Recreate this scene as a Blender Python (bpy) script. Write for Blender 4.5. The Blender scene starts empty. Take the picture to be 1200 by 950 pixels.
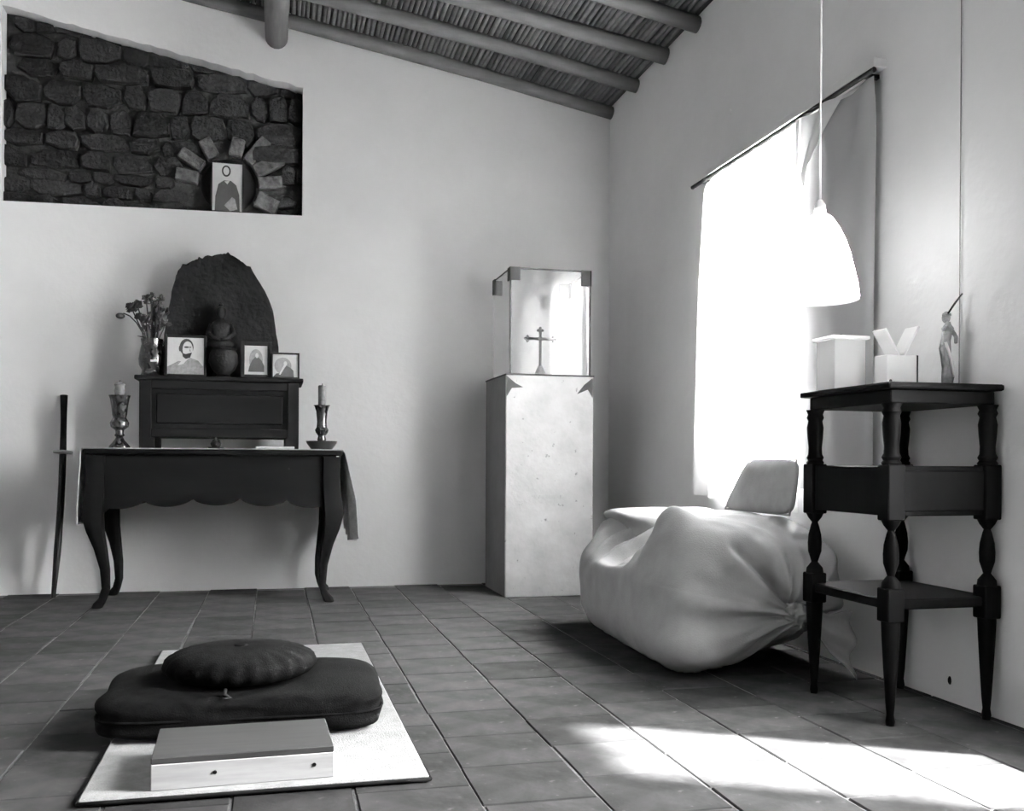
import bpy, bmesh, math, random
from mathutils import Vector, Matrix, noise
random.seed(7)
PI = math.pi
SC = bpy.context.scene
C = SC.collection
XR, YB, XL, YF = 1.943, 5.55, -2.8, -1.9      # right, back, left, front wall planes
WT = 0.38                                     # wall thickness

# ------------------------------------------------------------------ camera
F, YAW, ROLL, CX, CY, H = 1150.0, .2389, -.0049, 600.0, 541.0, .70
_f = Vector((math.sin(YAW), math.cos(YAW), 0)); _r = Vector((math.cos(YAW), -math.sin(YAW), 0)); _d = Vector((0, 0, -1))
_r2 = _r*math.cos(ROLL) + _d*math.sin(ROLL); _d2 = -_r*math.sin(ROLL) + _d*math.cos(ROLL)
cam = bpy.data.objects.new('camera', bpy.data.cameras.new('camera')); C.objects.link(cam)
m = Matrix.Identity(4)
for i in range(3):
    m[i][0] = _r2[i]; m[i][1] = -_d2[i]; m[i][2] = -_f[i]
m[2][3] = H
cam.matrix_world = m
cam.data.sensor_width = 36; cam.data.lens = F/1200*36
cam.data.shift_y = (CY-475)/1200
cam.data.clip_start = .05
SC.camera = cam

def P(px, py, ax, v):
    """point on the plane ax = v seen at a photograph pixel"""
    d = _f + _r2*((px-CX)/F) + _d2*((py-CY)/F)
    i = 'xyz'.index(ax); o = Vector((0, 0, H))
    return o + d*((v-o[i])/d[i])

# ------------------------------------------------------------------ world, daylight, exposure
w = bpy.data.worlds.new('World'); SC.world = w; w.use_nodes = True
w.node_tree.nodes['Background'].inputs[0].default_value = (1, 1, 1, 1)
w.node_tree.nodes['Background'].inputs[1].default_value = 1.2
SC.view_settings.view_transform = 'Standard'; SC.view_settings.look = 'None'
SC.view_settings.gamma = 1.0; SC.view_settings.use_curve_mapping = False
SC.view_settings.exposure = 1.28
SC.cycles.max_bounces = 8; SC.cycles.diffuse_bounces = 3; SC.cycles.transparent_max_bounces = 12
SC.cycles.use_denoising = True
SC.cycles.sample_clamp_indirect = 6

def area(name, loc, rot, sx, sy, power):
    l = bpy.data.lights.new(name, 'AREA'); l.shape = 'RECTANGLE'; l.size = sx; l.size_y = sy; l.energy = power
    o = bpy.data.objects.new(name, l); C.objects.link(o); o.location = loc; o.rotation_euler = rot
    return o
# openings in the thick right wall: [y0, y1, z0, z1]
WIN1 = (3.34, 4.02, .70, 1.90)      # behind the curtain
WIN2 = (1.20, 1.87, .46, 2.50)      # tall window beside the camera, out of frame
area('daylight_side_window', (XR+WT+.05, (WIN2[0]+WIN2[1])/2, (WIN2[2]+WIN2[3])/2), (0, PI/2, 0), WIN2[3]-WIN2[2], WIN2[1]-WIN2[0], 370)
area('daylight_curtain_window', (XR+WT+.05, (WIN1[0]+WIN1[1])/2, (WIN1[2]+WIN1[3])/2), (0, PI/2, 0), WIN1[3]-WIN1[2], WIN1[1]-WIN1[0], 1300)
sun = bpy.data.objects.new('sun', bpy.data.lights.new('sun', 'SUN')); C.objects.link(sun)
sun.data.energy = 62; sun.data.angle = math.radians(2)
sun.rotation_euler = Vector((-.61, .34, -1)).to_track_quat('-Z', 'Y').to_euler(); sun.location = (6, 0, 6)

# ------------------------------------------------------------------ materials
MATS = {}
def mat(name, g, rough=.7, var=0., scale=8., bump=0., bscale=60., rnd=0., metal=0., detail=4, spots=None, spec=.3):
    """grey procedural surface: noise variation, relief and an optional per-object shift"""
    mt = bpy.data.materials.new(name); mt.use_nodes = True
    nt = mt.node_tree; b = nt.nodes['Principled BSDF']; L = nt.links.new
    b.inputs['Roughness'].default_value = rough; b.inputs['Metallic'].default_value = metal
    b.inputs['Specular IOR Level'].default_value = spec
    tc = nt.nodes.new('ShaderNodeTexCoord')
    n = nt.nodes.new('ShaderNodeTexNoise'); n.inputs['Scale'].default_value = scale; n.inputs['Detail'].default_value = detail
    n.inputs['Roughness'].default_value = .6
    L(tc.outputs['Object'], n.inputs['Vector'])
    r = nt.nodes.new('ShaderNodeMapRange'); r.inputs['From Min'].default_value = .25; r.inputs['From Max'].default_value = .75
    r.inputs['To Min'].default_value = max(.0005, g-var); r.inputs['To Max'].default_value = g+var
    L(n.outputs['Fac'], r.inputs['Value'])
    val = r.outputs['Result']
    if spots:
        n2 = nt.nodes.new('ShaderNodeTexNoise'); n2.inputs['Scale'].default_value = spots[0]; n2.inputs['Detail'].default_value = 5
        L(tc.outputs['Object'], n2.inputs['Vector'])
        r2 = nt.nodes.new('ShaderNodeMapRange'); r2.inputs['From Min'].default_value = spots[1]; r2.inputs['From Max'].default_value = spots[1]+.05
        r2.inputs['To Min'].default_value = 1; r2.inputs['To Max'].default_value = spots[2]
        L(n2.outputs['Fac'], r2.inputs['Value'])
        mu = nt.nodes.new('ShaderNodeMath'); mu.operation = 'MULTIPLY'
        L(val, mu.inputs[0]); L(r2.outputs['Result'], mu.inputs[1]); val = mu.outputs[0]
    if rnd:
        oi = nt.nodes.new('ShaderNodeObjectInfo')
        r3 = nt.nodes.new('ShaderNodeMapRange'); r3.inputs['To Min'].default_value = 1-rnd; r3.inputs['To Max'].default_value = 1+rnd
        L(oi.outputs['Random'], r3.inputs['Value'])
        mu = nt.nodes.new('ShaderNodeMath'); mu.operation = 'MULTIPLY'
        L(val, mu.inputs[0]); L(r3.outputs['Result'], mu.inputs[1]); val = mu.outputs[0]
    cb = nt.nodes.new('ShaderNodeCombineColor')
    for i in range(3): L(val, cb.inputs[i])
    L(cb.outputs[0], b.inputs['Base Color'])
    if bump:
        n3 = nt.nodes.new('ShaderNodeTexNoise'); n3.inputs['Scale'].default_value = bscale; n3.inputs['Detail'].default_value = 6
        L(tc.outputs['Object'], n3.inputs['Vector'])
        bp = nt.nodes.new('ShaderNodeBump'); bp.inputs['Strength'].default_value = bump; bp.inputs['Distance'].default_value = .02
        L(n3.outputs['Fac'], bp.inputs['Height']); L(bp.outputs[0], b.inputs['Normal'])
    MATS[name] = mt
    return mt
def wood(name, g, rough=.45, var=.4, stretch=(1, 14, 14), scale=3., spec=.4):
    mt = mat(name, g, rough, g*var, scale, spec=spec)
    nt = mt.node_tree; tc = [n for n in nt.nodes if n.type == 'TEX_COORD'][0]; n = [n for n in nt.nodes if n.type == 'TEX_NOISE'][0]
    mp = nt.nodes.new('ShaderNodeMapping'); mp.inputs['Scale'].default_value = stretch
    nt.links.new(tc.outputs['Object'], mp.inputs[0]); nt.links.new(mp.outputs[0], n.inputs['Vector'])
    return mt
mat('plaster', .80, .9, .05, 1.6, .10, 28, spec=.1)
mat('plaster_reveal', .5, .9, .05, 3, .3, 30, spec=.1)
mat('rough_stone_wall', .58, .9, .05, 6, .6, 20)
mat('tile', .032, .6, .015, 7, .12, 30, rnd=.22, spots=(26, .66, 1.6), spec=0)
mat('mortar', .07, .9, .04, 30, .3, 90)
mat('stone', .011, .85, .006, 22, .8, 45, rnd=.35, spec=.03)
mat('brick', .032, .85, .05, 22, .8, 45, rnd=.3)
mat('dark_mortar', .014, .95, .008, 25, .8, 40)
mat('cane', .07, .7, .035, 9, .2, 50, rnd=.5)
mat('deck', .02, .9, .008, 10)
wood('pole', .06, .7, .35, (2, 14, 14), 2.5)
wood('log', .10, .75, .3, (12, 1.5, 12), 2.5)
wood('dark_wood', .003, .5, .5, spec=.01)
wood('stand_wood', .003, .5, .4, (9, 9, 1.5), spec=.02)
wood('cabinet_wood', .0042, .5, .5, spec=.01)
wood('pale_wood', .32, .55, .18, (2, 18, 18), 3)
wood('bench_top_wood', .032, .6, .25, (2, 18, 18), 3)
mat('slate', .0045, .8, .003, 9, .5, 25, spec=.02)
mat('black', .006, .6, .003, 20, spec=.05)
mat('lacquer', .006, .35, .003, 20, spec=.08)
mat('iron', .014, .6, .008, 30, spec=.08)
mat('bronze', .005, .5, .003, 40, .3, 80, spec=.06)
mat('white_cloth', .31, .85, .03, 12, .12, 220, spec=.1)
mat('grey_cloth', .30, .9, .04, 12, .12, 220, spec=.1)
mat('runner_cloth', .62, .9, .12, 40, .2, 200, spec=.1)
mat('black_cloth', .0045, .95, .003, 30, .2, 250, spec=.02)
mat('zafu_cloth', .0045, .9, .003, 30, .2, 250, spec=.02)
mat('mat_weave', .25, .9, .05, 30, .3, 240, spec=.1)
mat('mat_binding', .012, .9, .005, 30, spec=.02)
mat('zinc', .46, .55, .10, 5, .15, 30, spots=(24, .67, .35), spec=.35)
mat('zinc_shaded', .13, .6, .03, 5, .15, 30, spec=.1)  # plinth sides: their shade put into a darker base colour
mat('white_paint', .80, .6, .03, 10)
mat('print_white', .62, .6, .05, 30)
mat('print_grey', .25, .6, .1, 60)
mat('print_dark', .02, .6, .01, 60)
mat('wax', .09, .5, .06, 30)
mat('glassware', .010, .2, .008, 50, spec=.3)
mat('ceramic', .012, .3, .008, 25, spec=.2)
mat('petal', .02, .8, .012, 40)
mat('leaf', .018, .7, .01, 30)
mat('carving', .20, .7, .10, 40, .5, 60)
mat('pale_carving', .75, .7, .05, 40)
mat('cord', .55, .7, .05, 40)
mat('dark_cord', .16, .7, .05, 40)

def translucent(name, g, t, trans=0.):
    mt = bpy.data.materials.new(name); mt.use_nodes = True; nt = mt.node_tree; L = nt.links.new
    for n in list(nt.nodes):
        if n.type != 'OUTPUT_MATERIAL': nt.nodes.remove(n)
    out = nt.nodes['Material Output']
    d = nt.nodes.new('ShaderNodeBsdfDiffuse'); d.inputs[0].default_value = (g, g, g, 1)
    tr = nt.nodes.new('ShaderNodeBsdfTranslucent'); tr.inputs[0].default_value = (g, g, g, 1)
    wv = nt.nodes.new('ShaderNodeTexNoise'); wv.inputs['Scale'].default_value = 160
    bp = nt.nodes.new('ShaderNodeBump'); bp.inputs['Strength'].default_value = .08; bp.inputs['Distance'].default_value = .01
    L(wv.outputs['Fac'], bp.inputs['Height']); L(bp.outputs[0], d.inputs['Normal'])
    mx = nt.nodes.new('ShaderNodeMixShader'); mx.inputs[0].default_value = t
    L(d.outputs[0], mx.inputs[1]); L(tr.outputs[0], mx.inputs[2])
    last = mx
    if trans:
        tp = nt.nodes.new('ShaderNodeBsdfTransparent')
        m2 = nt.nodes.new('ShaderNodeMixShader'); m2.inputs[0].default_value = trans
        L(mx.outputs[0], m2.inputs[1]); L(tp.outputs[0], m2.inputs[2]); last = m2
    L(last.outputs[0], out.inputs['Surface'])
    MATS[name] = mt
translucent('curtain_cloth', .85, .5)
translucent('sheer_cloth', .34, .25)
translucent('shade_paper', .95, .9)
translucent('lantern_paper', .92, .55)
def glass(name, haze, gloss):
    mt = bpy.data.materials.new(name); mt.use_nodes = True; nt = mt.node_tree; L = nt.links.new
    for n in list(nt.nodes):
        if n.type != 'OUTPUT_MATERIAL': nt.nodes.remove(n)
    out = nt.nodes['Material Output']
    tp = nt.nodes.new('ShaderNodeBsdfTransparent')
    d = nt.nodes.new('ShaderNodeBsdfDiffuse'); d.inputs[0].default_value = (.9, .9, .9, 1)
    g = nt.nodes.new('ShaderNodeBsdfGlossy'); g.inputs['Roughness'].default_value = .05
    a = nt.nodes.new('ShaderNodeMixShader'); a.inputs[0].default_value = haze
    L(tp.outputs[0], a.inputs[1]); L(d.outputs[0], a.inputs[2])
    b = nt.nodes.new('ShaderNodeMixShader'); b.inputs[0].default_value = gloss
    L(a.outputs[0], b.inputs[1]); L(g.outputs[0], b.inputs[2]); L(b.outputs[0], out.inputs['Surface'])
    MATS[name] = mt
glass('hazy_glass', .12, .05)  # case panes: some white diffuse mixed into clear glass
glass('clear_glass', .02, .05)

# ------------------------------------------------------------------ mesh helpers
def obj(name, bm, mname, parent=None, smooth=None):
    me = bpy.data.meshes.new(name)
    bmesh.ops.recalc_face_normals(bm, faces=bm.faces)
    bm.to_mesh(me); bm.free()
    me.materials.append(MATS[mname])
    o = bpy.data.objects.new(name, me); C.objects.link(o)
    if parent: o.parent = parent
    if smooth:
        for p in me.polygons: p.use_smooth = True
        if smooth != 1: me.set_sharp_from_angle(angle=math.radians(smooth))
    return o
def tag(o, label, cat, group=None):
    o['label'] = label; o['category'] = cat
    if group: o['group'] = group
    return o
def struct(o):
    o['kind'] = 'structure'; return o
def thing(name, label, cat, loc=(0, 0, 0), rotz=0, group=None):
    o = bpy.data.objects.new(name, None); C.objects.link(o); o.empty_display_size = .05
    o.location = loc; o.rotation_euler = (0, 0, rotz)
    return tag(o, label, cat, group)
def box(bm, x0, x1, y0, y1, z0, z1, bev=0, seg=1):
    vs = [bm.verts.new((x, y, z)) for z in (z0, z1) for y in (y0, y1) for x in (x0, x1)]
    fs = [bm.faces.new([vs[i] for i in q]) for q in ((0, 2, 3, 1), (4, 5, 7, 6), (0, 1, 5, 4), (2, 6, 7, 3), (0, 4, 6, 2), (1, 3, 7, 5))]
    if bev:
        es = {e for f in fs for e in f.edges}
        bmesh.ops.bevel(bm, geom=list(es), offset=bev, segments=seg, affect='EDGES', profile=.5)
    return bm
def BX(*a, **k): return box(bmesh.new(), *a, **k)
def lathe(bm, prof, n=20, c=(0, 0, 0), pleat=None):
    rings = []
    for r, z in prof:
        ring = []
        for i in range(n):
            a = 2*PI*i/n; rr = r*(1+(pleat(a, z) if pleat else 0))
            ring.append(bm.verts.new((c[0]+rr*math.cos(a), c[1]+rr*math.sin(a), c[2]+z)))
        rings.append(ring)
    for a, b in zip(rings, rings[1:]):
        for i in range(n): bm.faces.new((a[i], a[(i+1) % n], b[(i+1) % n], b[i]))
    bm.faces.new(rings[0][::-1]); bm.faces.new(rings[-1])
    return bm
def LT(*a, **k): return lathe(bmesh.new(), *a, **k)
def tube(bm, pts, rad, n=8, caps=True):
    pts = [Vector(p) for p in pts]; k = len(pts)
    rs = rad if isinstance(rad, (list, tuple)) else [rad]*k
    rings = []; ref = None
    for i, p in enumerate(pts):
        t = (pts[min(i+1, k-1)]-pts[max(i-1, 0)]).normalized()
        if ref is None: ref = Vector((0, 0, 1)) if abs(t.z) < .9 else Vector((1, 0, 0))
        u = t.cross(ref).normalized(); v = t.cross(u); ref = u.cross(t)
        rings.append([bm.verts.new(p+(u*math.cos(2*PI*j/n)+v*math.sin(2*PI*j/n))*rs[i]) for j in range(n)])
    for a, b in zip(rings, rings[1:]):
        for j in range(n): bm.faces.new((a[j], a[(j+1) % n], b[(j+1) % n], b[j]))
    if caps: bm.faces.new(rings[0][::-1]); bm.faces.new(rings[-1])
    return bm
def TB(*a, **k): return tube(bmesh.new(), *a, **k)
def prism(bm, pts, y0, y1, ax='y', bev=0):
    """polygon in the plane across ax, extruded along ax"""
    def v(a, b, d): return {'y': (a, d, b), 'x': (d, a, b), 'z': (a, b, d)}[ax]
    A = [bm.verts.new(v(a, b, y0)) for a, b in pts]; B = [bm.verts.new(v(a, b, y1)) for a, b in pts]
    n = len(pts); f = [bm.faces.new(A), bm.faces.new(B[::-1])]
    for i in range(n): f.append(bm.faces.new((A[i], B[i], B[(i+1) % n], A[(i+1) % n])))
    if bev: bmesh.ops.bevel(bm, geom=list({e for q in f[:1] for e in q.edges}), offset=bev, segments=1, affect='EDGES')
    return bm
def PR(*a, **k): return prism(bmesh.new(), *a, **k)
def grid(bm, fn, nu, nv, closed=False):
    vs = [[bm.verts.new(fn(i/nu, j/nv)) for j in range(nv+1)] for i in range(nu if closed else nu+1)]
    for i in range(nu):
        a = vs[i]; b = vs[(i+1) % len(vs)]
        for j in range(nv): bm.faces.new((a[j], b[j], b[j+1], a[j+1]))
    return bm
def cushion(fn, n=24, pn=4.):
    """subdivided cube pushed to a superellipsoid, then through fn(unit vector) -> position"""
    bm = bmesh.new(); cache = {}
    def V(p):
        k = tuple(round(c, 5) for c in p)
        if k not in cache:
            q = Vector(p); L = sum(abs(c)**pn for c in q)**(1/pn)
            cache[k] = bm.verts.new(fn(q/L))
        return cache[k]
    for ax in range(3):
        for s in (-1, 1):
            for i in range(n):
                for j in range(n):
                    q = []
                    for a, b in ((i, j), (i+1, j), (i+1, j+1), (i, j+1)):
                        p = [0, 0, 0]; p[ax] = s; p[(ax+1) % 3] = math.tan((2*a/n-1)*PI/4); p[(ax+2) % 3] = math.tan((2*b/n-1)*PI/4); q.append(V(p))
                    bm.faces.new(q)
    return bm
def nz(x, y, z, s): return noise.noise(Vector((x*s, y*s, z*s)))
def solid(o, t, off=0):
    md = o.modifiers.new('thickness', 'SOLIDIFY'); md.thickness = t; md.offset = off
    return o
def lookcopy(o, parent):
    c = o.copy(); C.objects.link(c); c.parent = parent; return c

# ------------------------------------------------------------------ the setting
def zc(x): return 2.80 + .1814*(XR-x)          # underside of the canes
# floor
fl = struct(obj('floor', BX(XL-.1, XR+WT, YF-.1, YB+WT, -.2, -.004), 'mortar'))
def tile_bm(j=0):
    bm = BX(-.123, .123, -.123, .123, -.02, 0, bev=.003)
    return bm
tiles = [obj('tile_source', tile_bm(), 'tile').data for k in range(1)]
bpy.data.objects.remove(bpy.data.objects['tile_source'])
far = bmesh.new(); nt_ = 0
k0 = -8
for k in range(-9, 12):
    xc = -.83 + .25*k + .125
    if xc < XL or xc+.12 > XR+.02: continue
    off = 2.21 if (k % 2) else 2.335
    for q in range(-17, 14):
        yc = off + .25*q + .125
        if yc-.12 < YF or yc > YB: continue
        inview = yc > 1.75 and xc > -.42*yc+.25-.2 and xc > -1.75
        y1 = min(yc+.122, YB)
        if inview and yc+.122 <= YB+.1:
            o = bpy.data.objects.new('tile', tiles[0]); C.objects.link(o); o.parent = fl
            o.location = (xc+random.uniform(-.002, .002), yc+random.uniform(-.002, .002), random.uniform(-.0015, .0))
            o.rotation_euler = (random.uniform(-.003, .003), random.uniform(-.003, .003), random.uniform(-.006, .006))
            if yc+.122 > YB: o.scale.y = (YB-yc+.122)/.244; o.location.y = (yc-.122+YB)/2
            nt_ += 1
        else:
            box(far, xc-.122, xc+.122, yc-.122, min(yc+.122, YB), -.02, 0, bev=.004)
x0 = -.83+.25*11
fo = obj('tile_field', far, 'tile', fl); fo['kind'] = 'stuff'
# strip of cut tiles against the right wall
for q in range(13):
    yc = 2.335+.25*(q-2)+.125
    if yc+.122 < YB:
        o = obj('tile', BX(1.925, XR+.01, yc-.122, yc+.122, -.02, -.001, bev=.003), 'tile', fl)

# back wall with the stone niche
NL, NR = -1.372, .152
def ntop(x): return 3.045 + (x-NL)*(2.762-3.045)/(.156-NL)
nb0, nb1 = 2.036, 2.055
bm = bmesh.new()
ztop = zc(XL)+.3
def quad(bm, *p): return bm.faces.new([bm.verts.new(q) for q in p])
Y = YB
quad(bm, (XL, Y, -.1), (NL, Y, -.1), (NL, Y, ztop), (XL, Y, ztop))
quad(bm, (NR, Y, -.1), (XR+WT, Y, -.1), (XR+WT, Y, ztop), (NR, Y, ztop))
NN = 40; tp = []
for i in range(NN+1):
    x = NL+(NR-NL)*i/NN
    tp.append((x, ntop(x)+(random.uniform(-.006, .006) if 0 < i < NN else 0)))
bt = [(NL+(NR-NL)*i/NN, nb0+(nb1-nb0)*i/NN) for i in range(NN+1)]
ND = .11
for i in range(NN):
    (xa, za), (xb, zb) = tp[i], tp[i+1]; (_, ba), (_, bb) = bt[i], bt[i+1]
    quad(bm, (xa, Y, za), (xb, Y, zb), (xb, Y, ztop), (xa, Y, ztop))
    quad(bm, (xa, Y, -.1), (xb, Y, -.1), (xb, Y, bb), (xa, Y, ba))
    quad(bm, (xa, Y, ba), (xb, Y, bb), (xb, Y+ND, bb), (xa, Y+ND, ba))
    quad(bm, (xa, Y, za), (xa, Y+ND, za), (xb, Y+ND, zb), (xb, Y, zb))
quad(bm, (NL, Y, nb0), (NL, Y+ND, nb0), (NL, Y+ND, tp[0][1]), (NL, Y, tp[0][1]))
quad(bm, (NR, Y, nb1), (NR, Y, tp[-1][1]), (NR, Y+ND, tp[-1][1]), (NR, Y+ND, nb1))
bmesh.ops.remove_doubles(bm, verts=bm.verts, dist=1e-4)
box(bm, XL-.1, XR+WT, Y+WT-.03, Y+WT, -.1, ztop)
wb = struct(obj('wall_back', bm, 'plaster'))
obj('mortar_bed', BX(NL-.05, NR+.05, Y+ND-.01, Y+ND+.05, 1.98, 3.1), 'dark_mortar', wb)
# arch of bricks round a dark hole, then rubble stones in courses
hc = P(268, 217, 'y', YB+.08); HR = .160
obj('arch_hole', LT([(HR-.01, 0), (HR-.02, .012)], 28), 'black', wb)
o = bpy.data.objects['arch_hole']; o.rotation_euler = (PI/2, 0, 0); o.location = (hc.x, YB+ND-.008, hc.z)
for dg, ln, wd in ((-24, .13, .045), (6, .13, .035), (30, .17, .036), (52, .17, .034), (78, .10, .036), (119, .11, .036), (148, .14, .034), (172, .12, .034)):
    a = math.radians(dg)
    bm = BX(HR, HR+ln, YB+.045, YB+ND+.02, -wd, wd, bev=.006)
    bmesh.ops.rotate(bm, verts=bm.verts, cent=(0, 0, 0), matrix=Matrix.Rotation(-a, 3, 'Y'))
    bmesh.ops.translate(bm, verts=bm.verts, vec=(hc.x, 0, hc.z))
    for v in bm.verts: v.co.z = max(v.co.z, nb0+.012); v.co.x = min(v.co.x, NR-.002)
    obj('brick', bm, 'brick', wb)
z = 2.0
while z < 3.1:
    h = random.uniform(.05, .15); x = NL-.08-random.random()*.1
    while x < NR+.02:
        wdt = random.uniform(.08, .30)*(1 if h > .08 else .9) if x < -.02 else random.uniform(.07, .11)
        cx, cz = x+wdt/2, z+h/2
        if cz < ntop(cx)+.06 and cx > NL-.04 and cx < NR+.06:
            dd = math.hypot(cx-hc.x, cz-hc.z)
            if dd > HR+.135 or (cz < hc.z-.02 and dd > HR+.08):
                n = random.choice((6, 7, 8, 9)); pts = []
                a0 = random.random()
                for i in range(n):
                    a = 2*PI*(i+a0*.8)/n
                    ca, sa = math.cos(a), math.sin(a); kk = 1/max(abs(ca), abs(sa))**.9
                    pts.append((max(NL+.001, min(NR-.001, cx+ca*kk*(wdt/2-.001)*random.uniform(.9, 1.06))), cz+sa*kk*(h/2-.001)*random.uniform(.85, 1.10)))
                pts = [(a, max(nb0+.01, min(b, ntop(a)-.008))) for a, b in pts]
                if max(b for a, b in pts)-min(b for a, b in pts) > .02:
                    try: obj('stone', PR(pts, YB+random.uniform(.04, .085), YB+ND+.01, bev=.007), 'stone', wb)
                    except ValueError: pass
        x += wdt
    z += h

# right wall with two deep window openings
def wall_with_holes(name, holes, zt):
    bm = bmesh.new()
    ys = sorted({YF-.1, YB+WT, *[v for h in holes for v in h[:2]]}); zs = sorted({-.1, zt, *[v for h in holes for v in h[2:]]})
    def hole(y, z): return any(h[0] < y < h[1] and h[2] < z < h[3] for h in holes)
    for a, b in zip(ys, ys[1:]):
        for c, d in zip(zs, zs[1:]):
            if hole((a+b)/2, (c+d)/2): continue
            for X in (XR, XR+WT): quad(bm, (X, a, c), (X, b, c), (X, b, d), (X, a, d))
    for h in holes:
        a, b, c, d = h
        for p in (((a, c), (b, c)), ((b, c), (b, d)), ((b, d), (a, d)), ((a, d), (a, c))):
            quad(bm, (XR, *p[0]), (XR, *p[1]), (XR+WT, *p[1]), (XR+WT, *p[0]))
    quad(bm, (XR, YF-.1, zt), (XR, YB+WT, zt), (XR+WT, YB+WT, zt), (XR+WT, YF-.1, zt))
    bmesh.ops.remove_doubles(bm, verts=bm.verts, dist=1e-4)
    return struct(obj(name, bm, 'plaster'))
wr = wall_with_holes('wall_right', [WIN1, WIN2], zc(XR)+.06)
# small chips and a hole in the plaster of the right wall
q = P(1113, 797, 'x', XR)
o = obj('plaster_hole', LT([(.011, 0), (.008, .003)], 10), 'black', wr); o.rotation_euler = (0, -PI/2, .0); o.location = (XR, q.y, q.z); o.scale = (1.2, .7, 1)
q = P(856, 131, 'x', XR)
o = obj('plaster_chip', LT([(.014, 0), (.007, .004)], 7), 'white_paint', wr); o.rotation_euler = (0, -PI/2, 0); o.location = (XR, q.y, q.z)
def window(name, w):
    a, b, c, d = w; r = struct(bpy.data.objects.new(name, None)); C.objects.link(r); X = XR+WT-.06
    t = .045
    for (y0, y1, z0, z1) in ((a, a+t, c, d), (b-t, b, c, d), (a+t, b-t, c, c+t), (a+t, b-t, d-t, d)):
        obj('window_frame', BX(X-.02, X+.02, y0, y1, z0, z1, bev=.004), 'white_paint', r)
    obj('pane', BX(X-.003, X+.003, a+t, b-t, c+t, d-t), 'clear_glass', r)
window('window_1', WIN1)
window('window_2', WIN2)
struct(obj('wall_left', BX(XL-.2, XL, YF-.1, YB+WT, -.1, zc(XL)+.3), 'rough_stone_wall'))
struct(obj('wall_front', BX(XL-.1, XR+WT, YF-.2, YF, -.1, zc(XL)+.3), 'rough_stone_wall'))

# ceiling: deck, canes along the room, poles down the slope, one log
bm = bmesh.new(); prism(bm, [(XL-.1, zc(XL-.1)+.03), (XR+WT, zc(XR+WT)+.03), (XR+WT, zc(XR+WT)+.2), (XL-.1, zc(XL-.1)+.2)], YF-.1, YB+WT)
ce = struct(obj('ceiling', bm, 'deck'))
x = XL+.02; cd = []
for v in range(4):
    rr = .0115+.0012*v; pts = []
    for i in range(9):
        y = YF+(YB-YF)*i/8
        pts.append((random.uniform(-.004, .004), y, random.uniform(-.003, .003)))
    o = obj('cane_source', TB(pts, rr, 6, False), 'cane', None, 1); cd.append((o.data, rr)); bpy.data.objects.remove(o)
while x < XR-.005:
    me, rr = random.choice(cd)
    o = bpy.data.objects.new('cane', me); C.objects.link(o); o.parent = ce
    o.location = (x, 0, zc(x)+rr+random.uniform(-.001, .004)); x += random.uniform(.0245, .029)
yr = YB-.035; first = True
while yr > YF+.1:
    rad = .040; pts = []; rs = []
    ph = random.random()*6
    for i in range(13):
        xx = XL+(XR+.0-XL)*i/12
        pts.append((xx, yr+.012*math.sin(xx*1.6+ph)+random.uniform(-.003, .003), zc(xx)-.030+.006*math.sin(xx*2.1+ph*2)))
        rs.append(rad+random.uniform(-.003, .003))
    obj('rafter', TB(pts, rs, 12), 'pole', ce, 1)
    yr -= .408
pts = [(0.004+.004*math.sin(i), YF+(YB+.05-YF)*i/14, 3.022+random.uniform(-.003, .003)) for i in range(15)]
obj('log_beam', TB(pts, [.062+random.uniform(-.002, .002) for _ in pts], 18), 'log', ce, 1)

# ------------------------------------------------------------------ altar table
TX0, TX1, TY0, TY1, TZ = -.862, .335, 4.90, 5.48, .752
t = thing('console_table', 'long dark wooden console table with scalloped apron and curved legs', 'table', ((TX0+TX1)/2, (TY0+TY1)/2, 0))
hx, hy = (TX1-TX0)/2, (TY1-TY0)/2
obj('tabletop', BX(-hx, hx, -hy, hy, TZ-.026, TZ, bev=.008, seg=2), 'dark_wood', t)
def scallop(L0, L1, n, zt, zb, amp):
    pts = [(L0, zt), (L1, zt)]; N = n*14
    for i in range(N+1):
        s = 1-i/N; u = (s*n) % 1
        # repeated ogee lobes separated by small notches
        c = zb + amp*(1-math.sin(PI*min(1, max(0, u)))**.6) - .008*math.cos(2*PI*s)
        if s < .05 or s > .95: c -= amp*.6
        pts.append((L0+(L1-L0)*s, c))
    return pts
obj('apron', PR(scallop(-hx+.05, hx-.05, 5, TZ-.026, .475, .035), -hy+.03, -hy+.052), 'dark_wood', t)
obj('apron', PR(scallop(-hx+.05, hx-.05, 5, TZ-.026, .475, .035), hy-.052, hy-.03), 'dark_wood', t)
for s in (-1, 1):
    xx = s*(hx-.04); obj('side_apron', PR(scallop(-hy+.05, hy-.05, 2, TZ-.026, .475, .03), xx-.011, xx+.011, 'x'), 'dark_wood', t)
def cabriole(sx, sy):
    bm = bmesh.new(); prof = [(.72, .055, 0), (.60, .052, .002), (.50, .056, -.006), (.44, .058, -.012), (.36, .048, .0), (.28, .036, .02), (.18, .027, .038), (.09, .023, .042), (.045, .024, .030), (.022, .032, .015), (.004, .030, .008), (0, .022, .006)]
    rings = []
    for z, r, inn in prof:
        cx = sx*(hx-.052-inn); cy = sy*(hy-.052-inn*.8); rg = []
        for k in range(12):
            a = 2*PI*(k+.5)/12; ca, sa = math.cos(a), math.sin(a); kk = min(1.25, 1/max(abs(ca), abs(sa)))
            kk = 1+(kk-1)*(1 if z > .4 else .5)
            rg.append(bm.verts.new((cx+r*.85*kk*ca, cy+r*.85*kk*sa, z)))
        rings.append(rg)
    for a, b in zip(rings, rings[1:]):
        for k in range(12): bm.faces.new((a[k], a[(k+1) % 12], b[(k+1) % 12], b[k]))
    bm.faces.new(rings[0]); bm.faces.new(rings[-1])
    return bm
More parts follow.
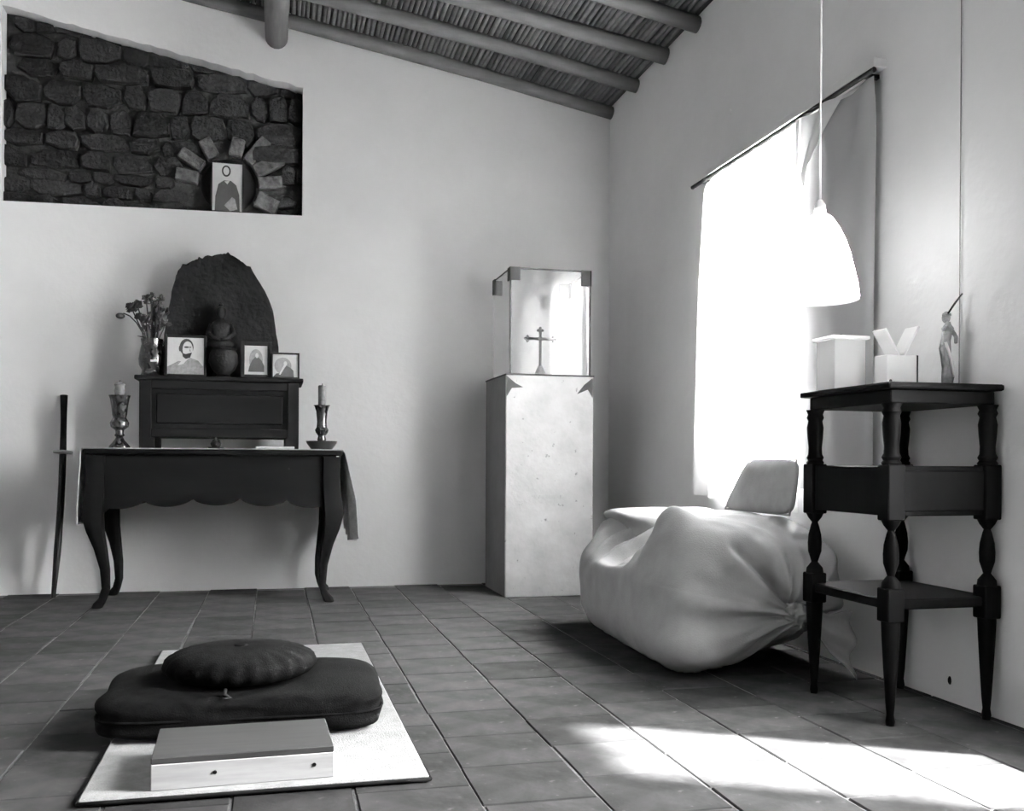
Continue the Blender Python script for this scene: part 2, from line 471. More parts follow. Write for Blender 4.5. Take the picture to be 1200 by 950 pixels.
for sx in (-1, 1):
    for sy in (-1, 1): obj('leg', cabriole(sx, sy), 'dark_wood', t, 50)
o = obj('keyhole_plate', LT([(.005, 0), (.004, .003)], 10), 'iron', t); o.rotation_euler = (PI/2, 0, 0); o.location = (.34, -hy+.030, .66)

# runner over the table, hanging at both ends
bm = bmesh.new()
def runner(u, v):
    y = 4.915 + .50*v; L = .44; top = TX1-TX0+.012; R = .36; tot = L+top+R; s = u*tot
    f = 1
    if s < R:
        d = R-s; x = TX0-.008-.012*(1+math.sin(v*24))*min(1, d*4); return (x, y+.03*d*math.sin(v*9), TZ+.004-d)
    if s < R+top: return (TX0-.006+(s-R), y, TZ+.0035)
    d = s-R-top; x = TX1+.008+.022*(1+math.sin(v*26+1))*min(1, d*4)+.07*d
    return (x, y+.04*d*math.sin(v*9), TZ+.004-d*(1+.05*math.sin(v*5)))
grid(bm, runner, 90, 40)
tag(solid(obj('table_runner', bm, 'runner_cloth', None, 1), .003), 'grey cloth runner laid along console table, hanging down at both ends', 'cloth')
TOP = TZ+.0055

# cabinet on the table
CX0, CX1, CY0, CY1 = P(163, 500, 'y', 5.08).x, P(350, 500, 'y', 5.08).x, 5.08, 5.40
CZ1 = P(256, 441, 'y', 5.06).z
c = thing('wooden_chest', 'low dark wooden chest with framed front panel standing on console table', 'chest', ((CX0+CX1)/2, (CY0+CY1)/2, TOP))
cw, chh, cdp = (CX1-CX0)/2, CZ1-TOP, (CY1-CY0)/2
obj('body', BX(-cw+.005, cw-.005, -cdp+.012, cdp, .055, chh-.02), 'cabinet_wood', c)
obj('lid', BX(-cw-.022, cw+.022, -cdp-.022, cdp, chh-.022, chh, bev=.006, seg=2), 'cabinet_wood', c)
for s in (-1, 1):
    obj('stile', BX(min(s*cw, s*(cw-.055)), max(s*cw, s*(cw-.055)), -cdp-.006, -cdp+.012, .05, chh-.022, bev=.003), 'cabinet_wood', c)
    for yy in (-cdp-.006, cdp-.05): obj('foot', BX(min(s*cw, s*(cw-.07)), max(s*cw, s*(cw-.07)), yy, yy+.05, 0, .055, bev=.003), 'cabinet_wood', c)
obj('rail', BX(-cw+.055, cw-.055, -cdp-.004, -cdp+.012, .055, .10, bev=.003), 'cabinet_wood', c)
obj('rail', BX(-cw+.055, cw-.055, -cdp-.004, -cdp+.012, chh-.065, chh-.022, bev=.003), 'cabinet_wood', c)
obj('panel', BX(-cw+.075, cw-.075, -cdp+.003, -cdp+.013, .12, chh-.085, bev=.008), 'cabinet_wood', c)
CT = CZ1

# stone slab
out = [(189, 441), (190, 420), (193, 392), (199, 355), (203, 335), (209, 317), (219, 310), (230, 304), (241, 303), (252, 299), (263, 297), (274, 300), (285, 308), (296, 318), (305, 333), (313, 347), (320, 364), (323, 384), (326, 408), (327, 441)]
pts = []
for x_, y_ in out:
    q = P(x_, y_, 'y', 5.33); pts.append((q.x, q.z))
dense = []
for a, b in zip(pts, pts[1:]):
    for k in range(3):
        u = k/3; dense.append((a[0]+(b[0]-a[0])*u+random.uniform(-.002, .002), a[1]+(b[1]-a[1])*u+random.uniform(-.002, .002)))
dense.append(pts[-1]); dense = [(a, max(b, CT)) for a, b in dense]; dense[0] = (dense[0][0], CT); dense[-1] = (dense[-1][0], CT)
bm = PR(dense, 5.315, 5.375, bev=.012)
tag(obj('stone_slab', bm, 'slate'), 'large dark rounded stone slab standing upright on wooden chest', 'stone')

# framed photographs
def frame(px0, px1, py0, yp, label, kind, base, fw=.012, group='framed portraits', fmat='black', lean=.10, aspect=None):
    a = P(px0, py0, 'y', yp); b = P(px1, py0, 'y', yp); W = b.x-a.x; Hh = (a.z+b.z)/2-base
    t = thing('picture_frame', label, 'picture', ((a.x+b.x)/2, yp, base), 0, group)
    w = W/2
    for x0, x1, z0, z1 in ((-w, -w+fw, 0, Hh), (w-fw, w, 0, Hh), (-w+fw, w-fw, 0, fw), (-w+fw, w-fw, Hh-fw, Hh)):
        obj('frame_bar', BX(x0, x1, -.009, .009, z0, z1, bev=.002), fmat, t)
    pr = obj('print', BX(-w+fw*.7, w-fw*.7, -.001, .006, fw*.7, Hh-fw*.7), 'print_white', t)
    iw, ih = W-2*fw, Hh-2*fw; y1 = -.0012
    def blob(name, pts, mname, dy=0):
        obj(name, PR([(px_*iw, fw+pz*ih) for px_, pz in pts], y1-.0008-dy, y1+.001), mname, pr)
    def ell(cx, cz, rx, rz, n=20): return [(cx+rx*math.cos(2*PI*i/n), cz+rz*math.sin(2*PI*i/n)) for i in range(n)]
    for q in kind:
        if q[0] == 'e': blob(q[1], ell(*q[2]), q[3], q[4])
        else: blob(q[1], q[2], q[3], q[4])
    t.rotation_euler = (-lean, 0, 0)
    return t
PF = 5.13
bust = [('p', 'coat', [(-.5, 0), (.48, 0), (.48, .22), (.34, .38), (.12, .46), (-.02, .34), (-.2, .36), (-.38, .26), (-.5, .2)], 'print_grey', 0),
        ('e', 'hair', (.02, .74, .19, .23), 'print_dark', .0003), ('e', 'face', (.05, .68, .14, .22), 'print_white', .0006), ('p', 'beard', [(-.10, .58), (.0, .55), (.17, .60), (.12, .46), (.0, .42), (-.08, .48)], 'print_dark', .0008), ('e', 'eye', (.12, .74, .03, .015), 'print_dark', .0009), ('p', 'nose', [(.10, .72), (.14, .63), (.10, .63)], 'print_grey', .0009),
        ('p', 'collar', [(-.22, .24), (-.1, .38), (.05, .42), (-.06, .28)], 'print_white', .0006), ('e', 'brow', (.02, .74, .07, .025), 'print_dark', .0009), ('e', 'ear', (-.16, .70, .03, .08), 'print_dark', .0009)]
seated = [('e', 'mount', (0, .5, .3, .38), 'print_grey', 0), ('p', 'robe', [(-.34, .1), (.36, .1), (.36, .3), (.24, .5), (.1, .6), (-.02, .62), (-.16, .5), (-.28, .3)], 'print_dark', .0003),
          ('e', 'face', (.04, .66, .07, .09), 'print_white', .0006)]
coat = [('e', 'mount', (-.1, .5, .34, .36), 'print_grey', 0), ('p', 'robe', [(-.5, 0), (.34, 0), (.32, .3), (.2, .42), (.05, .5), (-.1, .34), (-.2, .18), (-.36, .16)], 'print_dark', .0003),
        ('p', 'sleeve', [(-.26, .12), (-.2, .1), (.02, .5), (-.06, .54)], 'print_white', .0006), ('e', 'face', (0, .6, .07, .1), 'print_white', .0006)]
icon = [('p', 'robe', [(-.42, 0), (.42, 0), (.4, .35), (.3, .55), (.12, .64), (-.12, .64), (-.3, .56), (-.4, .3)], 'print_dark', 0), ('e', 'hair', (-.04, .84, .15, .12), 'print_dark', .0003),
        ('e', 'face', (-.04, .84, .10, .085), 'print_white', .0006), ('p', 'hands', [(-.1, .12), (.16, .30), (.26, .26), (.34, .05), (.1, 0)], 'print_grey', .0006), ('p', 'collar', [(-.1, .62), (0, .56), (.08, .64)], 'print_white', .0006)]
frame(193, 242, 392, PF, 'framed portrait of a head and shoulders, largest picture on the chest', bust, CT)
frame(282, 318, 400, PF, 'framed picture with thick black border beside the smallest frame', seated, CT, .019)
frame(318, 351, 413, PF-.02, 'small thin framed picture at the end of the chest', coat, CT, .008)
ib = nb0+(nb1-nb0)*(-.25-NL)/(NR-NL)
fr_ = frame(247, 286, 189, YB+.022, 'framed standing figure picture on the ledge of the stone niche', icon, ib, .009, lean=.04)

# incense bowl and a small dark statue before the slab
q = P(262, 440, 'y', 5.15)
b = thing('incense_bowl', 'round dark bronze incense bowl between the framed portraits', 'bowl', (q.x, 5.135, CT))
obj('bowl', LT([(.035, 0), (.04, .006), (.03, .014), (.055, .04), (.072, .075), (.070, .115), (.060, .135), (.066, .146), (.060, .146), (.054, .135), (.06, .10), (.03, .05), (.004, .04)], 24), 'bronze', b, 40)
obj('ash', LT([(.055, .125), (.03, .128), (.004, .130)], 16), 'carving', b)
q = P(259, 400, 'y', 5.27)
b = thing('seated_statue', 'small dark seated statue in front of the stone slab', 'statue', (q.x, 5.258, CT))
obj('pedestal', LT([(.045, 0), (.045, .02), (.035, .04), (.035, .13), (.045, .15), (.045, .165)], 20), 'bronze', b, 40)
bm = bmesh.new(); lathe(bm, [(.07, .165), (.075, .185), (.060, .20), (.040, .22), (.044, .25), (.050, .275), (.040, .295), (.016, .31), (.015, .318)], 16)
for v in bm.verts: v.co.y *= .75
obj('body', bm, 'bronze', b, 60)
obj('head', cushion(lambda p: Vector((p.x*.026, p.y*.028, .345+p.z*.034)), 6, 2), 'bronze', b, 1)
obj('topknot', cushion(lambda p: Vector((p.x*.012, p.y*.012, .383+p.z*.012)), 4, 2), 'bronze', b, 1)
for s in (-1, 1): obj('arm', TB([(s*.046, 0, .28), (s*.062, -.01, .235), (s*.03, -.045, .205), (0, -.05, .20)], [.014, .013, .011, .009], 8), 'bronze', b, 1)

# vase of flowers
q = P(178, 440, 'y', 5.2)
v = thing('flower_vase', 'glass vase of dark wilting flowers on the corner of wooden chest', 'vase', (q.x, 5.2, CT))
S = 5.25/F
obj('vase', LT([(.050, 0), (.056, .006), (.050, .02), (.048, .035), (.062, .06), (.064, .09), (.058, .13), (.050, .165), (.054, .19), (.050, .19), (.045, .165), (.05, .1), (.03, .03)], 20), 'glassware', v, 40)
obj('white_mark', BX(-.0, .03, -.0655, -.062, .072, .082), 'white_paint', v)  # small white bar on the front of the vase
heads = [(155, 362, .030), (172, 352, .026), (183, 356, .030), (164, 372, .022), (192, 365, .026), (178, 370, .030), (187, 380, .024), (170, 385, .022), (195, 378, .022), (160, 356, .026), (178, 349, .024), (188, 350, .02), (180, 386, .03), (172, 376, .028), (190, 372, .026), (184, 366, .03)]
for hx_, hy_, r in heads:
    a = P(hx_, hy_, 'y', 5.2); p = Vector((a.x-q.x, random.uniform(-.04, .03), a.z-CT))
    st = obj('stem', TB([(p.x*.15, p.y*.2, .10), (p.x*.5, p.y*.6, .10+(p.z-.1)*.55), p], .0035, 6), 'leaf', v, 1)
    bm = bmesh.new()
    for k in range(14):
        a1 = random.random()*2*PI; a2 = random.uniform(-.7, 1.2); d = Vector((math.cos(a1)*math.cos(a2), math.sin(a1)*math.cos(a2), math.sin(a2)))
        e = d.orthogonal().normalized(); g = d.cross(e)
        c_ = p; L_ = r*random.uniform(.9, 1.35); W_ = r*.65
        ps = [c_, c_+d*L_*.6+e*W_, c_+d*L_+g*W_*.4, c_+d*L_*.6-e*W_]
        f_ = bm.faces.new([bm.verts.new(x_) for x_ in ps])
    solid(obj('blossom', bm, 'petal', v), .0025)
for k in range(9):
    a1 = random.random()*2*PI; zz = random.uniform(.16, .30); L_ = random.uniform(.05, .09); d = Vector((math.cos(a1), math.sin(a1)*.6, random.uniform(-.3, .5))).normalized(); e = d.cross(Vector((0, 0, 1))).normalized()
    c0 = Vector((0, 0, zz)); bm = bmesh.new()
    bm.faces.new([bm.verts.new(x_) for x_ in (c0, c0+d*L_*.5+e*.018, c0+d*L_+Vector((0, 0, -.01)), c0+d*L_*.5-e*.018)])
    solid(obj('leaf', bm, 'leaf', v), .002)
a = [P(*k_, 'y', 5.18) for k_ in ((166, 388), (160, 378), (152, 370), (145, 367), (141, 370))]
pp = [Vector((0, 0, .17))]+[Vector((k_.x-q.x, -.02, k_.z-CT)) for k_ in a]
obj('stem', TB(pp, .0032, 6), 'leaf', v, 1)
obj('bud', cushion(lambda p: pp[-1]+Vector((p.x*.022, p.y*.018, p.z*.015)), 5, 2), 'petal', v, 1)

# candlesticks
def stick(px, yp, label, left):
    q = P(px, 524, 'y', yp); t = thing('candlestick', label, 'candlestick', (q.x, yp, TOP), 0)
    if left:
        obj('foot', LT([(.048, 0), (.048, .008), (.038, .02), (.022, .04), (.016, .052)], 20), 'glassware', t, 40)
        obj('stem', LT([(.016, .052), (.024, .06), (.018, .07), (.02, .085), (.040, .10), (.044, .12), (.036, .135), (.030, .145)], 20), 'glassware', t, 40)
        obj('cup', LT([(.030, .145), (.034, .16), (.038, .20), (.044, .235), (.050, .252), (.044, .252), (.030, .17), (.004, .165)], 20), 'glassware', t, 40)
        obj('candle', LT([(.022, .166), (.023, .26), (.026, .275), (.022, .292), (.026, .305), (.018, .315), (.006, .312)], 14), 'wax', t, 50)
        obj('wick', TB([(0, 0, .31), (.002, 0, .326)], .0018, 5), 'black', t)
    else:
        obj('dish', LT([(.05, 0), (.055, .004), (.074, .03), (.078, .042), (.072, .042), (.05, .026), (.02, .03), (.012, .05)], 22, pleat=lambda a, z: .03*math.sin(3*a)), 'ceramic', t, 40)
        obj('stem', LT([(.018, .03), (.022, .05), (.018, .068), (.030, .085), (.034, .098), (.026, .112)], 20), 'glassware', t, 40)
        obj('cup', LT([(.026, .112), (.024, .14), (.028, .19), (.036, .216), (.042, .222), (.036, .222), (.02, .16), (.004, .155)], 20), 'glassware', t, 40)
        obj('candle', LT([(.019, .156), (.019, .318), (.016, .322), (.004, .318)], 14), 'wax', t, 50)
        obj('wick', TB([(0, 0, .318), (.002, 0, .332)], .0018, 5), 'black', t)
stick(140, 5.02, 'glass candlestick with melted candle stub beside the leaning sword', True)
stick(377, 5.02, 'candlestick standing in a dark dish with a tall straight candle', False)
q = P(253, 523, 'y', 4.99)
b = thing('small_burner', 'tiny dark incense burner on table below the chest', 'burner', (q.x, 4.99, TOP))
obj('tray', LT([(.036, 0), (.040, .005), (.038, .008), (.004, .006)], 18), 'bronze', b, 40)
obj('pot', LT([(.018, .007), (.024, .016), (.026, .026), (.018, .036), (.02, .04), (.006, .048), (.004, .056)], 16), 'bronze', b, 50)
q0, q1 = P(300, 523, 'y', 4.97), P(345, 523, 'y', 4.97)
tag(obj('incense_box', BX(q0.x, q1.x, 4.95, 5.0, TOP, TOP+.012, bev=.002), 'print_white'), 'flat pale incense box lying on table beside tiny burner', 'box')

# sword
b0 = P(64, 699, 'z', 0); top = P(75, 463, 'y', YB-.03); b0 = Vector((b0.x, YB-.16, .0))
d = top-b0; L = d.length
s = thing('sword', 'slim dark sheathed sword with round guard leaning upright against white wall', 'sword', b0)
def sp(u): return d*u + Vector((.012*math.sin(PI*u), 0, 0))
gu = .715
obj('scabbard', TB([sp(u) for u in [i/10*(gu-.012) for i in range(11)]], [.011+.0065*min(1, i/3) for i in range(11)], 10), 'lacquer', s, 50)
obj('hilt', TB([sp(gu+.01+(1-gu-.01)*i/6) for i in range(7)], [.017, .016, .0155, .0155, .016, .0175, .019], 10), 'black', s, 50)
g = obj('guard', LT([(.012, -.006), (.046, -.005), (.048, 0), (.046, .005), (.012, .006)], 24), 'zinc', s, 40)
g.location = sp(gu-.001); g.rotation_euler = d.to_track_quat('Z', 'Y').to_euler()

# ------------------------------------------------------------------ pedestal, glass case, cross
PX0, PX1, PY0, PY1, PZ = 1.168, 1.640, 4.93, 5.42, 1.157
t = thing('pedestal', 'tall square plinth with stained pale front and dark edges beside the white cushion seat', 'pedestal', ((PX0+PX1)/2, (PY0+PY1)/2, 0))
hx, hy = (PX1-PX0)/2, (PY1-PY0)/2
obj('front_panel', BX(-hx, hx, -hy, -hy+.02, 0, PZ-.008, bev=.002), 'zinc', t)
for s_ in (-1, 1): obj('side_panel', BX(min(s_*hx, s_*(hx-.02)), max(s_*hx, s_*(hx-.02)), -hy+.02, hy, 0, PZ-.008), 'zinc_shaded', t)
obj('back_panel', BX(-hx+.02, hx-.02, hy-.02, hy, 0, PZ-.008), 'zinc_shaded', t)
obj('top_plate', BX(-hx-.004, hx+.004, -hy-.004, hy+.004, PZ-.008, PZ, bev=.002), 'iron', t)
for s_ in (-1, 1):
    obj('edge_wear', PR([(s_*hx*.99, PZ-.012), (s_*hx*.99, PZ-.12), (s_*(hx-.03), PZ-.075), (s_*(hx-.09), PZ-.07 if s_ < 0 else PZ-.10), (s_*(hx-.05), PZ-.05)], -hy-.0015, -hy+.001), 'iron', t)
GX0, GX1, GY0, GY1, GZ = 1.195, 1.628, 4.955, 5.36, 1.705
g = thing('glass_case', 'clear glass box with dark corner clips standing on the plinth', 'case', ((GX0+GX1)/2, (GY0+GY1)/2, PZ))
hx, hy, hz = (GX1-GX0)/2, (GY1-GY0)/2, GZ-PZ
e = .004
for a in (BX(-hx, hx, -hy, -hy+e, 0, hz), BX(-hx, hx, hy-e, hy, 0, hz), BX(-hx, -hx+e, -hy+e, hy-e, 0, hz), BX(hx-e, hx, -hy+e, hy-e, 0, hz), BX(-hx, hx, -hy, hy, hz, hz+e)):
    obj('glass_pane', a, 'hazy_glass', g)
for sx in (-1, 1):
    obj('edge_strip', BX(sx*hx-.004, sx*hx+.004, -hy-.004, -hy+.004, 0, hz), 'iron', g)
obj('edge_strip', BX(-hx, hx, -hy-.004, -hy+.004, hz-.001, hz+.006), 'iron', g)
for sx in (-1, 1): obj('edge_strip', BX(sx*hx-.003, sx*hx+.003, -hy, hy, hz+.0, hz+.005), 'iron', g)
for sx in (-1, 1):
    for sy in (-1, 1):
        cxx, cyy = sx*hx, sy*hy
        bm = bmesh.new()
        w_ = .05; hh = .075 if sy > 0 or sx > 0 else .06
        box(bm, min(cxx+sx*.006, cxx-sx*w_), max(cxx+sx*.006, cxx-sx*w_), cyy+sy*.001, cyy+sy*.006, hz-hh, hz+.008)
        box(bm, cxx+sx*.001, cxx+sx*.006, min(cyy+sy*.006, cyy-sy*w_), max(cyy+sy*.006, cyy-sy*w_), hz-hh, hz+.008)
        obj('corner_clip', bm, 'iron', g)
q = P(633, 436, 'y', 5.10)
c = thing('altar_cross', 'small dark metal cross on stepped foot inside the glass case', 'cross', (q.x, 5.10, PZ))
c0 = P(633, 397, 'y', 5.10).z-PZ; ct = P(633, 387, 'y', 5.10).z-PZ; ar = (P(648, 397, 'y', 5.1).x-P(618, 397, 'y', 5.1).x)/2
obj('foot', LT([(.046, 0), (.046, .008), (.032, .012), (.026, .03), (.014, .055), (.012, .06)], 18), 'carving', c, 40)
bm = bmesh.new(); tube(bm, [(0, 0, .055), (0, 0, ct)], .0075, 8); obj('upright', bm, 'iron', c, 40)
obj('crossbar', TB([(-ar, 0, c0), (ar, 0, c0)], .0075, 8), 'iron', c, 40)
for p_ in ((-ar, c0, 1, 0), (ar, c0, 1, 0), (0, ct, 0, 1)):
    bm = bmesh.new()
    for dx, dz in ((0, 0), (-.012, 0), (.012, 0), (0, .012), (0, -.012)):
        bmesh.ops.create_icosphere(bm, subdivisions=1, radius=.009, matrix=Matrix.Translation((p_[0]+dx, 0, p_[1]+dz)))
    obj('finial', bm, 'iron', c, 1)
obj('boss', LT([(.012, -.006), (.014, 0), (.012, .006)], 12), 'iron', c); bpy.data.objects['boss'].location = (0, -.004, c0); bpy.data.objects['boss'].rotation_euler = (PI/2, 0, 0)

# ------------------------------------------------------------------ mat, cushions, low box
MX0, MX1, MY0, MY1 = -.388, .338, 2.118, 3.735
mt = thing('floor_mat', 'long pale woven floor mat with dark binding on tiled floor', 'mat', ((MX0+MX1)/2, (MY0+MY1)/2, 0), .004)
hx, hy = (MX1-MX0)/2, (MY1-MY0)/2
obj('mat_field', BX(-hx+.006, hx-.006, -hy+.006, hy-.006, .0, .016, bev=.004), 'mat_weave', mt)
for a in (TB([(-hx+.004, -hy+.004+ (2*hy-.008)*i/20, .007+.002*math.sin(i*2)) for i in range(21)], .0045, 6), TB([(hx-.004, -hy+.004+(2*hy-.008)*i/20, .007+.002*math.sin(i*1.7)) for i in range(21)], .0045, 6),
          TB([(-hx+.004+(2*hx-.008)*i/12, -hy+.004, .007) for i in range(13)], .0045, 6), TB([(-hx+.004+(2*hx-.008)*i/12, hy-.004, .007) for i in range(13)], .0045, 6)):
    obj('binding', a, 'mat_binding', mt, 1)
ZB = .016
zx, zy, zh = .352, .255, .108
zb = thing('square_cushion', 'large flat black square cushion lying on the pale floor mat', 'cushion', (-.066, 2.735, ZB), -.03)
def zab(p):
    k = 1+.03*nz(p.x, p.y, p.z, 2.1)
    r = max(abs(p.x), abs(p.y))
    pinch = 1-.25*(abs(p.x)*abs(p.y))**3
    h = zh/2*(1+.10*(1-r**2))*pinch
    dent = .014*math.exp(-(((p.x*zx-.0)/.19)**2+((p.y*zy+.0)/.19)**2)**2) if p.z > 0 else 0
    return Vector((p.x*zx*k, p.y*zy*k, max(0, zh/2+p.z*h*(1+.05*nz(p.x, p.y, 3, 2.5))-dent)))
obj('cushion_body', cushion(zab, 24, 7), 'black_cloth', zb, 1)
pip = []
for i in range(64):
    a = 2*PI*i/64; ca, sa = math.cos(a), math.sin(a); L_ = (abs(ca)**7+abs(sa)**7)**(1/7)
    pip.append((ca/L_*zx*1.0, sa/L_*zy*1.0, zh*.5))
pip.append(pip[0])
obj('piping', TB(pip, .004, 5), 'black_cloth', zb, 1)
q = P(281, 800, 'z', ZB+zh)
zf = thing('round_cushion', 'round pleated dark meditation cushion on top of the square cushion', 'cushion', (q.x, 2.725, ZB+zh-.008), .2)
prof = []
for i in range(13):
    a = -PI/2+PI*i/12; r = .195*(math.cos(a)**.55 if math.cos(a) > 1e-6 else 0); prof.append((max(.004, r), .045+.045*math.sin(a)))
obj('cushion_body', LT(prof, 96, pleat=lambda a, z: .018*math.cos(24*a)*(1 if .02 < z < .09 else .3)+.02*math.sin(2*a+1)), 'zafu_cloth', zf, 1)
obj('side_tie', TB([(-.07, -.195, .02), (-.075, -.205, .008), (-.06, -.212, .0), (-.085, -.213, .002)], [.004, .006, .004, .002], 6), 'iron', zf, 1)
obj('top_button', LT([(.02, .088), (.016, .093), (.004, .095)], 12), 'zafu_cloth', zf, 1)
BX0, BX1, BY0, BY1, BH = -.246, .128, 2.150, 2.385, .068
bt_ = thing('low_wooden_box', 'low plank box of pale wood standing in front of the square cushion', 'box', ((BX0+BX1)/2, (BY0+BY1)/2, ZB), .03)
hx, hy = (BX1-BX0)/2, (BY1-BY0)/2
obj('top_board', BX(-hx, hx, -hy, hy, BH-.014, BH, bev=.002), 'bench_top_wood', bt_)
fb = obj('front_board', BX(-hx, hx, -hy-.001, -hy+.015, 0, BH-.014, bev=.0015), 'pale_wood', bt_)
for px_ in (-.060, .145):
    o = obj('nail_hole', LT([(.0045, 0), (.004, .002)], 10), 'black', fb); o.rotation_euler = (PI/2, 0, 0); o.location = (px_, -hy-.0005, .03)
obj('back_board', BX(-hx, hx, hy-.014, hy, 0, BH-.014), 'pale_wood', bt_)
for s_ in (-1, 1): obj('side_board', BX(min(s_*hx, s_*(hx-.014)), max(s_*hx, s_*(hx-.014)), -hy+.015, hy-.014, 0, BH-.014), 'pale_wood', bt_)

# ------------------------------------------------------------------ white sack seat against the right wall
SB = thing('sack_seat', 'big slouching cushion seat covered in a white sheet knotted at one end', 'cushion', (1.58, 3.45, 0))
KN = Vector((.055, -.585, .215))                # knot, local
def smooth(a, b, x):
    u = max(0, min(1, (x-a)/(b-a))); return u*u*(3-2*u)
CA = Vector((-.17, -.50, .435))                 # upper end of the overlap crease that runs to the knot
def bag(p):
    hx, hy, hz = .345, .585, .255
    x, y, z = -.015+p.x*hx, p.y*hy, p.z*hz+.255
    nl = smooth(0, .8, -p.x)*smooth(0, .8, -p.y); low = smooth(0, 1, -p.z); up = smooth(.1, .9, p.z)
    near = smooth(.1, 1, -p.y)
    x -= .03*nl*low; y -= .07*nl*low                              # near corner sits low and forward
    z += near*low*.17*smooth(-.55, .75, p.x)                      # underside rises to the knot
    x += .07*up*smooth(0, 1, -p.x)                                # flank leans in towards the top
    z -= .045*up*smooth(.2, 1, near)*smooth(-.5, .6, p.x)
    z += .080*math.exp(-(((x+.24)/.075)**2+((y+.25)/.11)**2))*up   # cloth peak
    z -= .150*math.exp(-(((y-.09)/.24)**2))*smooth(-.02, -.22, x)*up   # sag behind the peak
    v = Vector((x, y, z)); dk = v-KN; dist = dk.length
    v -= dk*(.45*math.exp(-(dist/.15)**2))
    ang = math.atan2(v.z-KN.z, v.x-KN.x)
    fo = math.exp(-(dist/.36)**2)*smooth(.1, .6, near)
    n = Vector((p.x*.4, -1, p.z*.4)).normalized()
    below = 1 if math.sin(ang) < .2 else .55
    v += n*(.019*math.sin(ang*11+1.5*nz(v.x, v.y, v.z, 4))+.010*math.sin(ang*19+.5))*fo*below
    # overlap of the wrapped sheet: a step along the line CA-KN
    t_ = max(0, min(1, (v-CA).dot(KN-CA)/(KN-CA).length_squared)); foot = CA+(KN-CA)*t_
    sd = (v.z-foot.z)*.75+(v.x-foot.x)*.65
    v += n*(.028*math.exp(-((sd+.02)/.035)**2)-.036*math.exp(-((sd-.018)/.02)**2))*smooth(.2, .7, near)*smooth(.02, .25, t_)
    v += p.normalized()*(.012*nz(v.x, v.y, v.z, 5.5)+.008*nz(v.x+3, v.y, v.z, 13))*(.4+.6*smooth(-.3, .5, p.y+p.z))
    v += p.normalized()*.015*math.sin(26*v.y+9*nz(v.x, v.y, v.z, 4))*up*smooth(-.05, -.25, v.x)*smooth(-.3, 0, v.y)
    v.z = max(v.z, 0.0) if v.z > .02 else max(0.0, v.z*.6)
    v.x = min(v.x, .272)
    return v
obj('sack_body', cushion(bag, 84, 4.6), 'white_cloth', SB, 1)
def pil(p):
    x = .03+p.x*.25; y = .40+p.y*.22; z = .435+p.z*.075*(1-.3*(p.x*p.y)**2)
    x += (.035*(1-abs(p.z)**2)-.03*smooth(0, 1, p.z))*smooth(.3, 1, -p.x)
    return Vector((min(x, .270), y, z+.008*nz(x, y, z, 6)))
obj('top_cushion', cushion(pil, 24, 4.5), 'white_cloth', SB, 1)
# knot and its loose tail
obj('knot', cushion(lambda p: KN+Vector((p.x*.045, p.y*.04-.01, p.z*.035))*(1+.25*nz(p.x, p.y, p.z, 3)), 10, 2.2), 'white_cloth', SB, 1)
def tail(u, v):
    L_ = u*.15; wv = .02+.11*u
    return KN+Vector((.02+L_, -.025-.05*u+.022*math.sin(v*11)*u, .01-L_*.25-(v-.15)*wv*1.6+.008*math.sin(u*9)))
solid(obj('knot_tail', grid(bmesh.new(), tail, 14, 16), 'white_cloth', SB, 1), .004)
# grey cushion leaning on the curtain
gc = thing('back_cushion', 'flat grey cushion leaning against the white curtain above the sack seat', 'cushion', (1.775, 3.36, .515))
def gcf(p):
    y = p.y*.26; z = .10+p.z*.10; x = p.x*.03*(1-.5*max(abs(p.y), abs(p.z))**4)
    y -= .075*(p.z+1)*smooth(-.3, 1, p.y)
    return Vector((x+.35*(z-.1)*.4, y, z))
obj('cushion_body', cushion(gcf, 14, 6), 'grey_cloth', gc, 1)
obj('piping', TB([gcf(Vector(q)) for q in ((-.2, -.97, -.97), (-.2, .97, -.97), (-.2, .97, .97), (-.2, -.97, .97), (-.2, -.97, -.97))], .004, 5), 'grey_cloth', gc, 1)

# ------------------------------------------------------------------ curtain
RY0, RY1, RZ = 2.815, 4.235, 1.978
cu = thing('window_curtain', 'white curtain hanging from a wooden rod on the side wall', 'curtain', (XR, 3.5, 0))
def lc(x, y, z): return (x-XR, y-3.5, z)
bm = bmesh.new(); a = lc(XR-.05, RY0+.01, RZ+.014); b = lc(XR-.0, RY1-.10, RZ+.046)
obj('batten', BX(a[0], b[0], a[1], b[1], a[2], b[2], bev=.003), 'white_paint', cu)
obj('rod', TB([lc(XR-.055, RY0, RZ), lc(XR-.057, 3.4, RZ-.003), lc(XR-.055, RY1, RZ)], .009, 10), 'iron', cu, 40)
for yy in (RY0+.06, RY1-.1):
    obj('bracket', BX(-.058, 0, yy-3.5-.008, yy-3.5+.008, RZ-.006, RZ+.008), 'iron', cu)
def drapef(u, v):
    # u along the wall 0 (near) .. 1 (far), v down
    y0, y1 = 3.275, 4.10+.09*v
    y = y0+(y1-y0)*u; z = RZ-.012-(1.45-.04*u)*v
    if v < .06: z -= (.03*(1-v/.06))*max(0, (u-.9)/.1)
    a = .008+.016*min(1, v*3)
    x = XR-.052-a*math.sin(u*34+.6*math.sin(v*3))-.03*v*(1-v)
    return lc(min(x, XR-.012), y, z)
obj('white_panel', grid(bmesh.new(), drapef, 90, 40), 'curtain_cloth', cu, 1)
def sheer(u, v):
    y = 2.835+.46*u; z = RZ-.012-1.36*v
    x = XR-.030-.010*math.sin(u*13+v*2)-.012*math.exp(-((v*1.9-(u))/.12)**2)
    return lc(min(x, XR-.006), y, z)
obj('grey_panel', grid(bmesh.new(), sheer, 40, 30), 'sheer_cloth', cu, 1)
